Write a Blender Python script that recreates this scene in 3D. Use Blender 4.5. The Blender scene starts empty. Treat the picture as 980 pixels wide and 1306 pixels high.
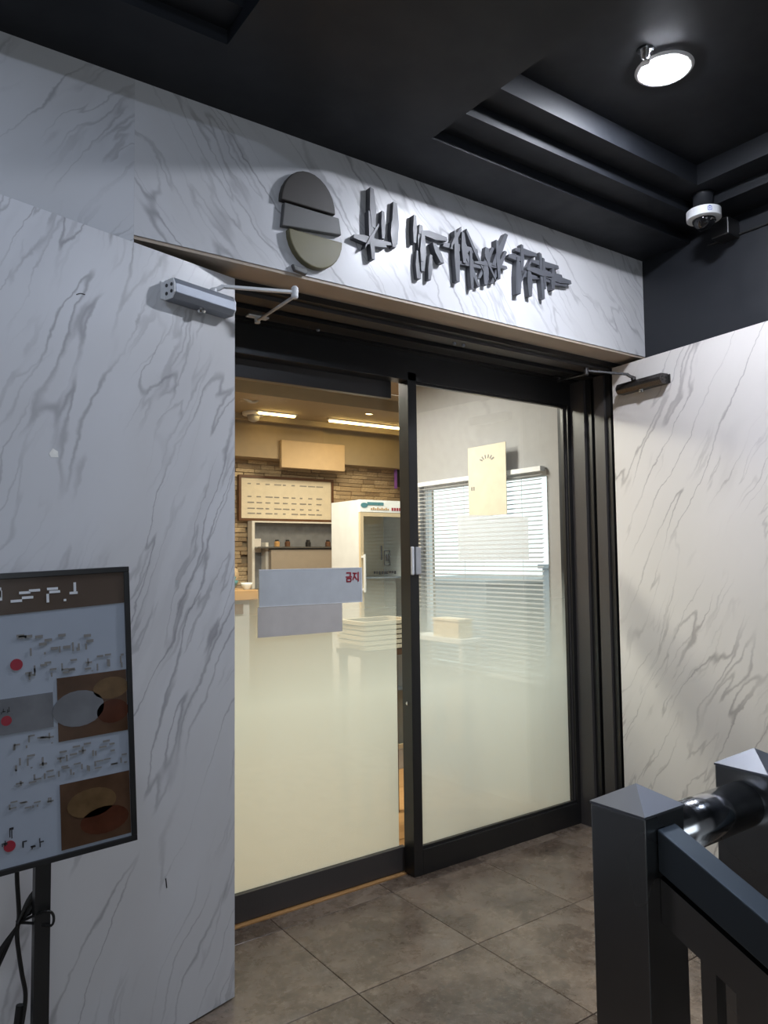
import bpy, bmesh, math, random
from mathutils import Matrix, Vector
random.seed(7)
S = bpy.context.scene
C = bpy.context.collection
R = math.radians

# ------------------------------------------------------------------ camera
YAW, PITCH, ROLL, FPX = 0.6206, 0.0601, -0.0118, 952.5
fw = Vector((math.sin(YAW)*math.cos(PITCH), math.cos(YAW)*math.cos(PITCH), math.sin(PITCH)))
r0 = Vector((math.cos(YAW), -math.sin(YAW), 0)); u0 = r0.cross(fw)
rt = r0*math.cos(ROLL) + u0*math.sin(ROLL); up = u0*math.cos(ROLL) - r0*math.sin(ROLL)
cd = bpy.data.cameras.new('camera'); cam = bpy.data.objects.new('camera', cd); C.objects.link(cam)
cam.matrix_world = Matrix(((rt.x, up.x, -fw.x, 0), (rt.y, up.y, -fw.y, 0), (rt.z, up.z, -fw.z, 1.5), (0, 0, 0, 1)))
cd.sensor_fit = 'HORIZONTAL'; cd.sensor_width = 36; cd.lens = FPX/980*36; cd.clip_start = 0.02
S.camera = cam

# ------------------------------------------------------------------ world, daylight, exposure
S.view_settings.view_transform = 'Standard'; S.view_settings.look = 'None'
S.view_settings.gamma = 1; S.view_settings.use_curve_mapping = False
S.view_settings.exposure = 0.36
W = bpy.data.worlds.new('sky'); S.world = W; W.use_nodes = True
bg = W.node_tree.nodes['Background']; bg.inputs[0].default_value = (0.86, 0.94, 1.0, 1); bg.inputs[1].default_value = 1.5

def area(name, loc, direction, sx, sy, power, col):
    l = bpy.data.lights.new(name, 'AREA'); l.shape = 'RECTANGLE'; l.size = sx; l.size_y = sy
    l.energy = power; l.color = col
    o = bpy.data.objects.new(name, l); C.objects.link(o); o.location = loc
    o.rotation_euler = Vector(direction).to_track_quat('-Z', 'Y').to_euler()
    return o
# daylight through the lobby window behind the camera
area('daylight_lobby_window', (-0.25, -2.93, 1.75), (0, 1, 0), 2.3, 1.5, 10, (0.80, 0.90, 1.0))

# ------------------------------------------------------------------ helpers
def newbm(): return bmesh.new()
def box(bm, x0, x1, y0, y1, z0, z1, bevel=0.0):
    v = [bm.verts.new((x, y, z)) for x in (x0, x1) for y in (y0, y1) for z in (z0, z1)]
    F = [(0, 1, 3, 2), (4, 6, 7, 5), (0, 4, 5, 1), (2, 3, 7, 6), (0, 2, 6, 4), (1, 5, 7, 3)]
    fs = [bm.faces.new([v[i] for i in f]) for f in F]
    if bevel > 0:
        es = list({e for f in fs for e in f.edges})
        bmesh.ops.bevel(bm, geom=es, offset=bevel, segments=2, affect='EDGES', profile=0.5)
    return bm
def B(*a, **k):
    bm = newbm(); box(bm, *a, **k); return bm
def prism(bm, pts, axis, a, b):
    """extrude a 2D polygon along an axis ('x','y','z') from a to b"""
    def P(p, t):
        return {'x': (t, p[0], p[1]), 'y': (p[0], t, p[1]), 'z': (p[0], p[1], t)}[axis]
    A = [bm.verts.new(P(p, a)) for p in pts]; Bv = [bm.verts.new(P(p, b)) for p in pts]
    n = len(pts)
    bm.faces.new(A[::-1]); bm.faces.new(Bv)
    for i in range(n): bm.faces.new((A[i], A[(i+1) % n], Bv[(i+1) % n], Bv[i]))
    return bm
def lathe(bm, prof, cx, cy, seg=24, axis='z'):
    rings = []
    for (r, z) in prof:
        ring = []
        for i in range(seg):
            a = 2*math.pi*i/seg
            p = (cx+r*math.cos(a), cy+r*math.sin(a), z)
            ring.append(bm.verts.new(p))
        rings.append(ring)
    for k in range(len(rings)-1):
        for i in range(seg):
            j = (i+1) % seg
            bm.faces.new((rings[k][i], rings[k][j], rings[k+1][j], rings[k+1][i]))
    bm.faces.new(rings[0][::-1]); bm.faces.new(rings[-1])
    return bm
def tube(bm, pts, r, seg=8):
    pts = [Vector(p) for p in pts]; rings = []
    for i, p in enumerate(pts):
        d = (pts[min(i+1, len(pts)-1)]-pts[max(i-1, 0)]).normalized()
        a = d.orthogonal().normalized() if i == 0 else (rings[-1][1]-d*rings[-1][1].dot(d)).normalized()
        b = d.cross(a)
        rr = r if not isinstance(r, (list, tuple)) else r[i]
        rings.append(([bm.verts.new(p+(a*math.cos(2*math.pi*k/seg)+b*math.sin(2*math.pi*k/seg))*rr) for k in range(seg)], a))
    for i in range(len(rings)-1):
        for k in range(seg):
            j = (k+1) % seg
            bm.faces.new((rings[i][0][k], rings[i][0][j], rings[i+1][0][j], rings[i+1][0][k]))
    bm.faces.new(rings[0][0][::-1]); bm.faces.new(rings[-1][0])
    return bm
def bar(bm, p, q, w, h, upv=(0, 0, 1)):
    """flat bar from p to q, w across, h along upv"""
    p = Vector(p); q = Vector(q); d = (q-p).normalized(); s = d.cross(Vector(upv)).normalized(); u = s.cross(d)
    vs = []
    for e in (p, q):
        for a, b in ((-1, -1), (1, -1), (1, 1), (-1, 1)):
            vs.append(bm.verts.new(e+s*a*w/2+u*b*h/2))
    for f in ((3, 2, 1, 0), (4, 5, 6, 7), (0, 1, 5, 4), (1, 2, 6, 5), (2, 3, 7, 6), (3, 0, 4, 7)):
        bm.faces.new([vs[i] for i in f])
    return bm
def smooth_path(pts, n=6):
    out = []; P = [Vector(p) for p in pts]
    for i in range(len(P)-1):
        a = P[max(i-1, 0)]; b = P[i]; c = P[i+1]; d = P[min(i+2, len(P)-1)]
        for k in range(n):
            t = k/n
            out.append(0.5*((2*b)+(c-a)*t+(2*a-5*b+4*c-d)*t*t+(-a+3*b-3*c+d)*t**3))
    out.append(P[-1]); return out
MATS = {}
ROOT = {}
def obj(name, bm, mat, parent=None, world=False, smooth=False, bev=0.0):
    if world and parent is not None and parent in ROOT:
        bmesh.ops.transform(bm, matrix=ROOT[parent].inverted(), verts=bm.verts)
    bmesh.ops.recalc_face_normals(bm, faces=bm.faces)
    me = bpy.data.meshes.new(name); bm.to_mesh(me); bm.free()
    if smooth:
        for p in me.polygons: p.use_smooth = True
    me.materials.append(mat if not isinstance(mat, str) else MATS[mat])
    o = bpy.data.objects.new(name, me); C.objects.link(o)
    if parent is not None:
        o.parent = parent
        if parent in ROOT: ROOT[o] = ROOT[parent]
    if bev > 0:
        m = o.modifiers.new('bevel', 'BEVEL'); m.width = bev; m.segments = 2; m.limit_method = 'ANGLE'
    return o
def tag(o, label=None, cat=None, group=None, kind=None):
    if label: o['label'] = label
    if cat: o['category'] = cat
    if group: o['group'] = group
    if kind: o['kind'] = kind
    return o
def thing(name, label, cat, loc=(0, 0, 0), rz=0.0, ry=0.0, group=None, kind=None):
    o = bpy.data.objects.new(name, None); C.objects.link(o); o.empty_display_size = .1
    o.location = loc; o.rotation_euler = (0, ry, rz)
    ROOT[o] = Matrix.Translation(loc) @ Matrix.Rotation(rz, 4, 'Z') @ Matrix.Rotation(ry, 4, 'Y')
    return tag(o, label, cat, group, kind)

# ------------------------------------------------------------------ materials
class NB:
    def __init__(self, name):
        self.m = bpy.data.materials.new(name); self.m.use_nodes = True
        self.t = self.m.node_tree; self.n = self.t.nodes; self.l = self.t.links
        self.b = self.n['Principled BSDF']; self.out = self.n['Material Output']; MATS[name] = self.m
    def node(self, typ, **kw):
        n = self.n.new(typ)
        for k, v in kw.items(): setattr(n, k, v)
        return n
    def link(self, a, b): self.l.new(a, b)
    def val(self, sock, v):
        if hasattr(v, 'is_linked') or hasattr(v, 'links'): self.l.new(v, sock)
        else: sock.default_value = v
    def math(self, op, a, b=None, c=None, clamp=False):
        n = self.node('ShaderNodeMath', operation=op, use_clamp=clamp)
        self.val(n.inputs[0], a)
        if b is not None: self.val(n.inputs[1], b)
        if c is not None: self.val(n.inputs[2], c)
        return n.outputs[0]
    def mr(self, v, a, b, c=0, d=1, smooth=True):
        n = self.node('ShaderNodeMapRange'); n.interpolation_type = 'SMOOTHSTEP' if smooth else 'LINEAR'
        self.val(n.inputs[0], v)
        for i, x in zip((1, 2, 3, 4), (a, b, c, d)): n.inputs[i].default_value = x
        return n.outputs[0]
    def mix(self, f, a, b):
        n = self.node('ShaderNodeMix', data_type='RGBA')
        self.val(n.inputs[0], f)
        self.val(n.inputs[6], a if not isinstance(a, tuple) else (*a[:3], 1)); self.val(n.inputs[7], b if not isinstance(b, tuple) else (*b[:3], 1))
        return n.outputs[2]
    def noise(self, vec, scale, detail=4, rough=.55, dist=0.0):
        n = self.node('ShaderNodeTexNoise'); n.inputs['Scale'].default_value = scale
        n.inputs['Detail'].default_value = detail; n.inputs['Roughness'].default_value = rough
        n.inputs['Distortion'].default_value = dist
        if vec is not None: self.link(vec, n.inputs['Vector'])
        return n.outputs['Fac']
    def tc(self, what='Object'): return self.node('ShaderNodeTexCoord').outputs[what]
    def set(self, **k):
        for a, v in k.items(): self.val(self.b.inputs[{'color': 'Base Color', 'rough': 'Roughness', 'metal': 'Metallic', 'spec': 'Specular IOR Level', 'normal': 'Normal', 'ec': 'Emission Color', 'es': 'Emission Strength', 'alpha': 'Alpha', 'trans': 'Transmission Weight', 'coat': 'Coat Weight'}[a]], v)
    def bump(self, h, strength=.2, dist=.01):
        n = self.node('ShaderNodeBump'); n.inputs['Strength'].default_value = strength; n.inputs['Distance'].default_value = dist
        self.link(h, n.inputs['Height']); self.link(n.outputs[0], self.b.inputs['Normal'])
def plain(name, col, rough=.5, metal=0.0, spec=.5, var=.12, scale=14, bump=0.0, coat=0.0):
    """solid colour with a little procedural unevenness"""
    b = NB(name); v = b.tc()
    f = b.noise(v, scale, 3)
    lo = tuple(c*(1-var) for c in col); hi = tuple(min(1, c*(1+var)) for c in col)
    b.set(color=b.mix(f, lo, hi), metal=metal, spec=spec, coat=coat)
    b.set(rough=b.mr(f, .2, .8, max(.02, rough-.06), rough+.06))
    if bump: b.bump(f, bump)
    return b.m
def emit(name, col, s):
    b = NB(name); b.set(color=(0, 0, 0, 1), ec=(*col, 1), es=s); return b.m

def marble(name, dx, dz, seed, base=(.59, .60, .63), vein=(.19, .185, .20), warm=(.54, .54, .55)):
    """white marble-print laminate with thin grey veins running along (dx, dz) of the panel"""
    b = NB(name); v = b.tc()
    sep = b.node('ShaderNodeSeparateXYZ'); b.link(v, sep.inputs[0])
    X, Z = sep.outputs[0], sep.outputs[2]
    L = math.hypot(dx, dz); dx /= L; dz /= L
    al = b.math('ADD', b.math('MULTIPLY', X, dx), b.math('MULTIPLY', Z, dz))
    pe = b.math('SUBTRACT', b.math('MULTIPLY', X, dz), b.math('MULTIPLY', Z, dx))
    wob = b.math('ADD', b.math('MULTIPLY', b.math('SUBTRACT', b.noise(v, 7, 3), .5), .040), b.math('MULTIPLY', b.math('SUBTRACT', b.noise(v, 1.6, 2), .5), .22))
    wob = b.math('ADD', wob, b.math('MULTIPLY', b.math('SUBTRACT', b.noise(v, 26, 3), .5), .020))
    pe = b.math('ADD', pe, wob)
    def vec(sa, sp, off):
        c = b.node('ShaderNodeCombineXYZ'); b.link(b.math('MULTIPLY', al, sa), c.inputs[0]); b.link(b.math('MULTIPLY', pe, sp), c.inputs[1])
        c.inputs[2].default_value = seed+off; return c.outputs[0]
    def ridge(sa, sp, off, w, det, dist):
        n = b.noise(vec(sa, sp, off), 1.0, det, .52, dist)
        return b.math('SUBTRACT', 1.0, b.mr(b.math('ABSOLUTE', b.math('SUBTRACT', n, .5)), 0, w))
    m1 = b.mr(b.noise(vec(1.3, 2.2, 5), 1.0, 2), .38, .60)
    m2 = b.mr(b.noise(vec(1.6, 3.0, 9), 1.0, 2), .40, .62)
    v1 = b.math('MULTIPLY', ridge(.95, 6.0, 0, .016, 2, 0), m1)
    v2 = b.math('MULTIPLY', ridge(2.0, 15.0, 3, .034, 2, 0), m2)
    v3 = b.math('MULTIPLY', ridge(1.2, 7.0, 7, .12, 4, .1), b.math('MULTIPLY', m1, m2))
    cloud = b.mr(b.noise(vec(.8, 1.6, 12), 1.0, 4), .3, .7)
    col = b.mix(cloud, base, warm)
    col = b.mix(b.math('MULTIPLY', v3, .12), col, vein)
    col = b.mix(b.math('MULTIPLY', v2, .42), col, vein)
    col = b.mix(b.math('MULTIPLY', v1, .60), col, vein)
    b.set(color=col, rough=.32, spec=.35)
    return b.m
marble('marble_leaf_left', -.42, .90, 1.7)
marble('marble_leaf_right', .50, .86, 8.3, (.71, .675, .655), (.22, .20, .20), (.66, .63, .60))
marble('marble_header', -.66, .75, 4.1, (.62, .625, .65), (.19, .185, .2), (.57, .565, .57))
marble('marble_wall', .62, .78, 6.2)

def dark(name, col, rough, var=.2, spec=.5, scale=9): return plain(name, col, rough, 0, spec, var, scale)
dark('black_paint', (.0100, .0115, .0150), .55, .15, .35)  # black, with the bluish tint of the lamp light put into the colour
dark('black_wall', (.0150, .0168, .0215), .5, .15, .4)
def brushed(name, col, rough, metal, st=(1, 1, 60)):
    b = NB(name); v = b.tc(); mp = b.node('ShaderNodeMapping'); mp.inputs['Scale'].default_value = st
    b.link(v, mp.inputs[0]); f = b.noise(mp.outputs[0], 9, 4)
    b.set(color=b.mix(f, tuple(c*.85 for c in col), tuple(min(1, c*1.12) for c in col)), metal=metal)
    b.set(rough=b.mr(f, .2, .8, rough-.06, rough+.08)); return b.m
brushed('frame_black', (.016, .0155, .0155), .33, 0.0, (30, 30, 1))
brushed('frame_black_sheen', (.058, .052, .050), .36, .0, (40, 40, 1))  # same black frame, with the grey reflection of the marble put into the colour
plain('steel', (.27, .272, .275), .26, 1.0, .5, .03, 2)
plain('steel_satin', (.30, .31, .34), .42, 1.0, .5, .05, 4)
brushed('steel_polished', (.42, .43, .45), .16, 1.0, (60, 2, 2))
plain('handrail_steel', (.13, .155, .18), .42, 1.0, .5, .05, 3)
brushed('aluminium', (.24, .26, .30), .46, .5, (2, 40, 40))
brushed('bronze_dark', (.085, .08, .078), .30, .8, (2, 40, 40))
plain('chrome', (.7, .7, .7), .15, 1.0)
plain('soffit_warm_lit', (.40, .33, .265), .5, 0, .4, .18, 6)  # marble underside, with the warm light bounced off the floor put into its colour
plain('plastic_white', (.72, .73, .75), .4)
plain('plastic_grey', (.42, .42, .43), .4)
plain('plastic_black', (.012, .012, .013), .35)
plain('rubber_black', (.010, .010, .010), .5)
plain('lens_black', (.006, .006, .007), .08, 0, .6)
plain('blue_ink', (.03, .07, .42), .5)
plain('red_ink', (.30, .012, .03), .5)
plain('dark_ink', (.02, .018, .02), .6)
plain('grey_ink', (.22, .21, .20), .6)
plain('paint_dark_grey', (.085, .088, .10), .45)
plain('emblem_brown', (.035, .030, .026), .5)
plain('emblem_olive', (.14, .125, .06), .5)
plain('emblem_grey', (.10, .10, .098), .5)
plain('paper_cream', (.60, .54, .43), .7)
plain('paper_white', (.72, .74, .78), .6)
plain('paper_blue', (.52, .545, .575), .6)
plain('paper_pink', (.56, .525, .50), .6)
plain('shop_ceiling', (.29, .24, .17), .8)
plain('shop_bulkhead', (.28, .22, .15), .8)
plain('shop_wall', (.33, .325, .33), .7)
plain('outer_wall', (.5, .5, .5), .7)
plain('hatch_grey', (.30, .26, .22), .5)
plain('wood_dark', (.10, .045, .02), .45, 0, .4, .25, 20)
plain('wood_counter', (.45, .26, .10), .4, 0, .4, .25, 12)
plain('wood_cream', (.55, .43, .27), .5, 0, .4, .12, 12)
plain('fridge_white', (.60, .59, .57), .35)
plain('fridge_inside', (.62, .50, .32), .5)
plain('ceramic_teal', (.07, .20, .22), .3)
plain('ceramic_white', (.8, .79, .75), .25)
plain('cloth_beige', (.40, .30, .19), .9)
plain('tray_cream', (.60, .50, .36), .5)
plain('shadow_slot', (.03, .02, .015), .7)
plain('blind_slat', (.30, .30, .30), .5)
plain('screen_white', (.36, .40, .47), .12, 0, .5, .04)
plain('screen_brown', (.085, .060, .045), .12, 0, .5, .25, 5)
plain('photo_brown', (.085, .045, .025), .15, 0, .5, .5, 16)
plain('photo_grey', (.16, .165, .18), .15, 0, .5, .35, 14)
plain('photo_rust', (.075, .022, .010), .15, 0, .5, .5, 25)
plain('photo_ochre', (.13, .078, .035), .15, 0, .5, .5, 25)
plain('concrete', (.30, .30, .30), .8)
plain('brick_grey', (.30, .31, .33), .8)
plain('purple_glow_rim', (.25, .1, .5), .4)
plain('grout', (.075, .060, .050), .8)
emit('lamp_cool', (.86, .90, 1.0), 490)
emit('lamp_cool_dim', (.70, .80, 1.0), 128)
emit('led_warm', (1.0, .66, .24), 16)
emit('downlight_warm', (1.0, .72, .35), 30)

def floor_tile_mat():
    b = NB('floor_tile'); g = b.node('ShaderNodeNewGeometry').outputs['Position']
    oi = b.node('ShaderNodeObjectInfo').outputs['Random']
    c = b.node('ShaderNodeCombineXYZ'); b.link(b.math('MULTIPLY', oi, 13.0), c.inputs[2])
    va = b.node('ShaderNodeVectorMath', operation='ADD'); b.link(g, va.inputs[0]); b.link(c.outputs[0], va.inputs[1]); v = va.outputs[0]
    n1 = b.noise(v, 2.6, 6, .62, .6); n2 = b.noise(v, 8, 8, .72, .35); n3 = b.noise(v, 42, 6, .75, .2)
    col = b.mix(b.mr(n1, .34, .66), (.098, .070, .051), (.225, .170, .126))
    col = b.mix(b.math('MULTIPLY', b.mr(n2, .50, .68), .50), col, (.240, .205, .172))
    col = b.mix(b.math('MULTIPLY', b.mr(n2, .48, .34), .55), col, (.058, .045, .037))
    col = b.mix(b.math('MULTIPLY', b.mr(n3, .52, .66), .50), col, (.30, .25, .20)); col = b.mix(b.math('MULTIPLY', b.mr(n3, .47, .36), .45), col, (.05, .037, .028))
    b.set(color=col, spec=.45); b.set(rough=b.mr(n2, .2, .8, .20, .36)); b.bump(n3, .06, .004)
    return b.m
floor_tile_mat()
def stone_mat():
    b = NB('ledge_stone'); v = b.tc(); oi = b.node('ShaderNodeObjectInfo').outputs['Random']
    f = b.noise(v, 5, 4)
    col = b.mix(oi, (.22, .15, .09), (.72, .57, .37)); col = b.mix(b.mr(f, .35, .7), col, (.40, .30, .19))
    b.set(color=col, rough=.8); b.bump(f, .4, .02); return b.m
stone_mat()
def plank_mat():
    b = NB('shop_floor_wood'); v = b.tc(); mp = b.node('ShaderNodeMapping'); mp.inputs['Scale'].default_value = (1, 8, 1)
    b.link(v, mp.inputs[0]); f = b.noise(mp.outputs[0], 3, 4)
    b.set(color=b.mix(f, (.42, .21, .075), (.62, .36, .15)), rough=.35); return b.m
plank_mat()
def glass_mat(name, tint, refl):
    b = NB(name); b.n.remove(b.b)
    tr = b.node('ShaderNodeBsdfTransparent'); tr.inputs[0].default_value = (*tint, 1)
    gl = b.node('ShaderNodeBsdfGlossy'); gl.inputs['Roughness'].default_value = .015; gl.inputs[0].default_value = (1, 1, 1, 1)
    lw = b.node('ShaderNodeLayerWeight'); lw.inputs[0].default_value = .5
    fr = b.math('ADD', b.math('MULTIPLY', b.math('POWER', lw.outputs['Facing'], 5.0), .96), .04)
    mx = b.node('ShaderNodeMixShader'); b.link(b.math('MULTIPLY', fr, refl, clamp=True), mx.inputs[0])
    b.link(tr.outputs[0], mx.inputs[1]); b.link(gl.outputs[0], mx.inputs[2]); b.link(mx.outputs[0], b.out.inputs[0]); return b.m
glass_mat('clear_glass', (.96, .985, .97), 1.0)
glass_mat('fridge_glass', (.97, .98, .97), .45)
def film_mat(name, z_clear, z_full, maxf, col):
    """printed dot film: opaque white below, thinning out to clear glass towards the top"""
    b = NB(name); b.n.remove(b.b)
    sep = b.node('ShaderNodeSeparateXYZ'); b.link(b.node('ShaderNodeNewGeometry').outputs['Position'], sep.inputs[0])
    f = b.mr(sep.outputs[2], z_full, z_clear, maxf, 0.0, smooth=False)
    tr = b.node('ShaderNodeBsdfTransparent')
    df = b.node('ShaderNodeBsdfDiffuse'); df.inputs[0].default_value = (*col, 1)
    tl = b.node('ShaderNodeBsdfTranslucent'); tl.inputs[0].default_value = (*col, 1)
    m1 = b.node('ShaderNodeMixShader'); m1.inputs[0].default_value = .5
    b.link(df.outputs[0], m1.inputs[1]); b.link(tl.outputs[0], m1.inputs[2])
    m2 = b.node('ShaderNodeMixShader'); b.link(f, m2.inputs[0]); b.link(tr.outputs[0], m2.inputs[1]); b.link(m1.outputs[0], m2.inputs[2])
    b.link(m2.outputs[0], b.out.inputs[0]); return b.m
film_mat('frosted_film', 1.42, .86, .965, (.84, .90, .84))
film_mat('frosted_film_right', 1.42, .86, .92, (.83, .90, .87))
film_mat('pale_decal', 9.0, 8.0, .55, (.80, .80, .79))

# ------------------------------------------------------------------ main dimensions
YH, ZB, ZT, XR = 2.38, 2.537, 3.07, 3.43          # header front, header bottom, ceiling, right wall
YD, YG, YS = 2.848, 2.878, 2.94                   # fixed frame front, fixed glass, sliding glass
ZC = 3.266                                        # raised tray ceiling

# ------------------------------------------------------------------ floor
fl = thing('floor', 'grey brown stone-look porcelain tile floor of the lobby', None, kind='structure')
HX, HY = 1.04, .752                               # stairwell opening: x > HX, y < HY
bm = newbm()
box(bm, -2.2, XR, HY, 2.903, -.16, -.009); box(bm, -2.2, HX, -3.0, HY, -.16, -.009)
obj('grout_bed', bm, 'grout', fl)
def tile_bm(x0, x1, y0, y1):
    bm = newbm(); e = .0016
    lo = [bm.verts.new(p) for p in ((x0, y0, -.010), (x1, y0, -.010), (x1, y1, -.010), (x0, y1, -.010))]
    mi = [bm.verts.new(p) for p in ((x0, y0, -.0016), (x1, y0, -.0016), (x1, y1, -.0016), (x0, y1, -.0016))]
    hi = [bm.verts.new(p) for p in ((x0+e, y0+e, 0), (x1-e, y0+e, 0), (x1-e, y1-e, 0), (x0+e, y1-e, 0))]
    bm.faces.new(lo[::-1]); bm.faces.new(hi)
    for A, Bq in ((lo, mi), (mi, hi)):
        for i in range(4): bm.faces.new((A[i], A[(i+1) % 4], Bq[(i+1) % 4], Bq[i]))
    return bm
TP = .555; g = .0013; full = None
for i in range(-8, 4):
    for j in range(-10, 3):
        x0, x1, y0, y1 = 2.018+TP*i, 2.018+TP*(i+1), 2.232+TP*j, 2.232+TP*(j+1)
        x0, x1, y0, y1 = max(x0, -2.2), min(x1, XR), max(y0, -3.0), min(y1, 2.903)
        if x1-x0 < .02 or y1-y0 < .02: continue
        rects = []
        if x1 > HX and y0 < HY:
            if x0 < HX: rects.append((x0, HX, y0, y1))
            if y1 > HY: rects.append((max(x0, HX), x1, HY, y1))
        else: rects.append((x0, x1, y0, y1))
        for (a, b_, c, d) in rects:
            if b_-a < .01 or d-c < .01: continue
            w, h = b_-a, d-c
            if abs(w-TP) < 1e-6 and abs(h-TP) < 1e-6 and full is not None:
                o = bpy.data.objects.new('floor_tile', full); C.objects.link(o); o.parent = fl; o.location = (a, c, 0)
            else:
                o = obj('floor_tile', tile_bm(g, w-g, g, h-g), 'floor_tile', fl); o.location = (a, c, 0)
                if abs(w-TP) < 1e-6 and abs(h-TP) < 1e-6: full = o.data

# ------------------------------------------------------------------ front wall: marble clad
wf = thing('wall_front', 'white grey-veined marble wall and header around the shop entrance', None, kind='structure')
obj('marble_panel', B(-2.2, .7198, YH, 2.95, 0, ZT+.25), 'marble_wall', wf)
obj('header_panel', B(.7200, XR-.002, YH, 2.523, ZB+.012, ZT+.2), 'marble_header', wf)
obj('header_soffit', B(.7200, XR-.002, YH+.004, 2.523, ZB, ZB+.012), 'soffit_warm_lit', wf)
# right wall (painted black) and the lobby walls behind the viewer
wr = thing('wall_right', 'black painted side wall above the open right door leaf', None, kind='structure')
obj('wall_face', B(XR, XR+.12, -3.1, 3.0, -2.6, 3.5), 'black_wall', wr)
wl = thing('wall_left', 'pale lobby wall on the far left side', None, kind='structure')
obj('wall_face', B(-2.32, -2.2, -3.1, 3.0, -.2, 3.5), 'outer_wall', wl)
wb = thing('wall_back', 'pale lobby wall with a window, behind the viewer', None, kind='structure')
bm = newbm(); Y0, Y1 = -3.12, -3.0
box(bm, -2.32, -1.4, Y0, Y1, -2.6, 3.5); box(bm, .9, XR, Y0, Y1, -2.6, 3.5); box(bm, -1.4, .9, Y0, Y1, -2.6, 1.0); box(bm, -1.4, .9, Y0, Y1, 2.5, 3.5)
obj('wall_face', bm, 'outer_wall', wb)

# ------------------------------------------------------------------ lobby ceiling with stepped trays
ce = thing('ceiling', 'matt black lobby ceiling with stepped recessed trays', None, kind='structure')
TX0, TY0, TY1 = 1.743, -.8, 2.10                  # right tray opening at ceiling level (to the wall)
UX0, UX1, UY1 = -1.2, .90, 2.055                  # left tray
bm = newbm()
box(bm, -2.2, XR, TY1, YH, ZT, ZC+.1); box(bm, -2.2, UX0, -3, TY1, ZT, ZC+.1)
box(bm, UX1, TX0, -3, TY1, ZT, ZC+.1); box(bm, UX0, UX1, UY1, TY1, ZT, ZC+.1)
box(bm, UX0, UX1, -3, TY0, ZT, ZC+.1); box(bm, TX0, XR, -3, TY0, ZT, ZC+.1)
box(bm, -2.2, XR, -3, YH, ZC+.1, ZC+.2)
obj('lower_ceiling', bm, 'black_paint', ce)
# right tray steps (3.117, 3.173), then the top
obj('tray_step', B(TX0, XR, 1.966, TY1, 3.117, ZC+.1), 'black_paint', ce)
obj('tray_step', B(3.23, XR, TY0, 1.966, 3.117, ZC+.1), 'black_paint', ce)
obj('tray_step', B(TX0, 3.23, 1.849, 1.966, 3.173, ZC+.1), 'black_paint', ce)
obj('tray_step', B(3.098, 3.23, TY0, 1.849, 3.173, ZC+.1), 'black_paint', ce)
obj('tray_top', B(TX0, 3.098, TY0, 1.849, ZC, ZC+.1), 'black_paint', ce)
# left tray
obj('tray_step', B(UX0, UX1, 1.94, UY1, 3.117, ZC+.1), 'black_paint', ce)
obj('tray_top', B(UX0, UX1, TY0, 1.94, ZC, ZC+.1), 'black_paint', ce)

# ------------------------------------------------------------------ outer door frame (black steel) under the header
tr = thing('trim_1', 'black steel door frame lining the recessed entrance', None, kind='structure')
FX0, FX1 = 1.13, 3.365
def frame_head(y0, y1, z, mat): return obj('head_strip', B(FX0-.3, FX1+.055, y0, y1, z, ZB+.05), mat, tr)
frame_head(2.5235, 2.56, 2.512, 'frame_black'); frame_head(2.56, 2.64, 2.497, 'frame_black_sheen')
frame_head(2.64, 2.68, 2.508, 'frame_black'); frame_head(2.68, 2.75, 2.490, 'frame_black')
frame_head(2.75, 2.80, 2.500, 'frame_black_sheen'); frame_head(2.80, 2.86, 2.488, 'frame_black')
for (y0, y1, x, m) in ((2.575, 2.607, 3.378, 'frame_black'), (2.607, 2.672, 3.362, 'frame_black_sheen'), (2.672, 2.712, 3.40, 'frame_black'),
                       (2.712, 2.748, 3.385, 'frame_black'), (2.748, 2.845, 3.365, 'frame_black_sheen'), (2.845, 2.88, 3.37, 'frame_black')):
    obj('jamb_strip', B(x, XR-.001, y0, y1, 0, 2.49), m, tr)
for (y0, y1, x, m) in ((2.52, 2.60, 1.10, 'frame_black_sheen'), (2.60, 2.70, 1.06, 'frame_black'), (2.70, 2.85, 1.10, 'frame_black_sheen')):
    obj('jamb_strip', B(.72, x, y0, y1, 0, 2.49), m, tr)
for (x, y) in ((1.635, 2.765), (2.274, 2.60), (2.33, 2.60)):
    obj('screw', lathe(newbm(), [(.006, 2.484), (.009, 2.490), (.009, 2.497)], x, y, 8), 'aluminium', tr)

# ------------------------------------------------------------------ fixed glazed side (window_1)
w1 = thing('window_1', 'fixed black framed glass panel with frosted lower film beside the sliding door', None, (2.187, YD, 0), kind='structure')
def W1(n, bm, m, **k): return obj(n, bm, m, w1, world=True, **k)
W1('post', B(2.187, 2.240, YD, 2.925, 0, 2.40), 'frame_black', bev=.002)
W1('bottom_rail', B(2.240, 3.371, YD, 2.90, 0, .1155), 'frame_black', bev=.002)
W1('bead', B(2.240, 3.340, YD+.012, YG, .1155, .128), 'frame_black')
W1('bead', B(2.240, 3.340, YD+.010, YG, 2.345, 2.358), 'frame_black')
W1('head', B(1.0, 3.371, YD, 2.925, 2.358, 2.50), 'frame_black', bev=.002)
W1('stile', B(3.342, 3.3705, YD, 2.90, .1155, 2.358), 'frame_black')
W1('stile_bead', B(3.334, 3.342, YD+.014, YG+.01, .128, 2.345), 'frame_black_sheen')
W1('stile_bead', B(3.326, 3.334, YD+.020, YG+.01, .128, 2.345), 'frame_black')
W1('glass_pane', B(2.240, 3.330, YG, YG+.010, .1155, 2.358), 'clear_glass')
bm = newbm(); vs = [bm.verts.new(p) for p in ((2.240, YG+.012, .1155), (3.330, YG+.012, .1155), (3.330, YG+.012, 1.43), (2.240, YG+.012, 1.43))]; bm.faces.new(vs)
W1('frosted_film', bm, 'frosted_film_right')
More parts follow.
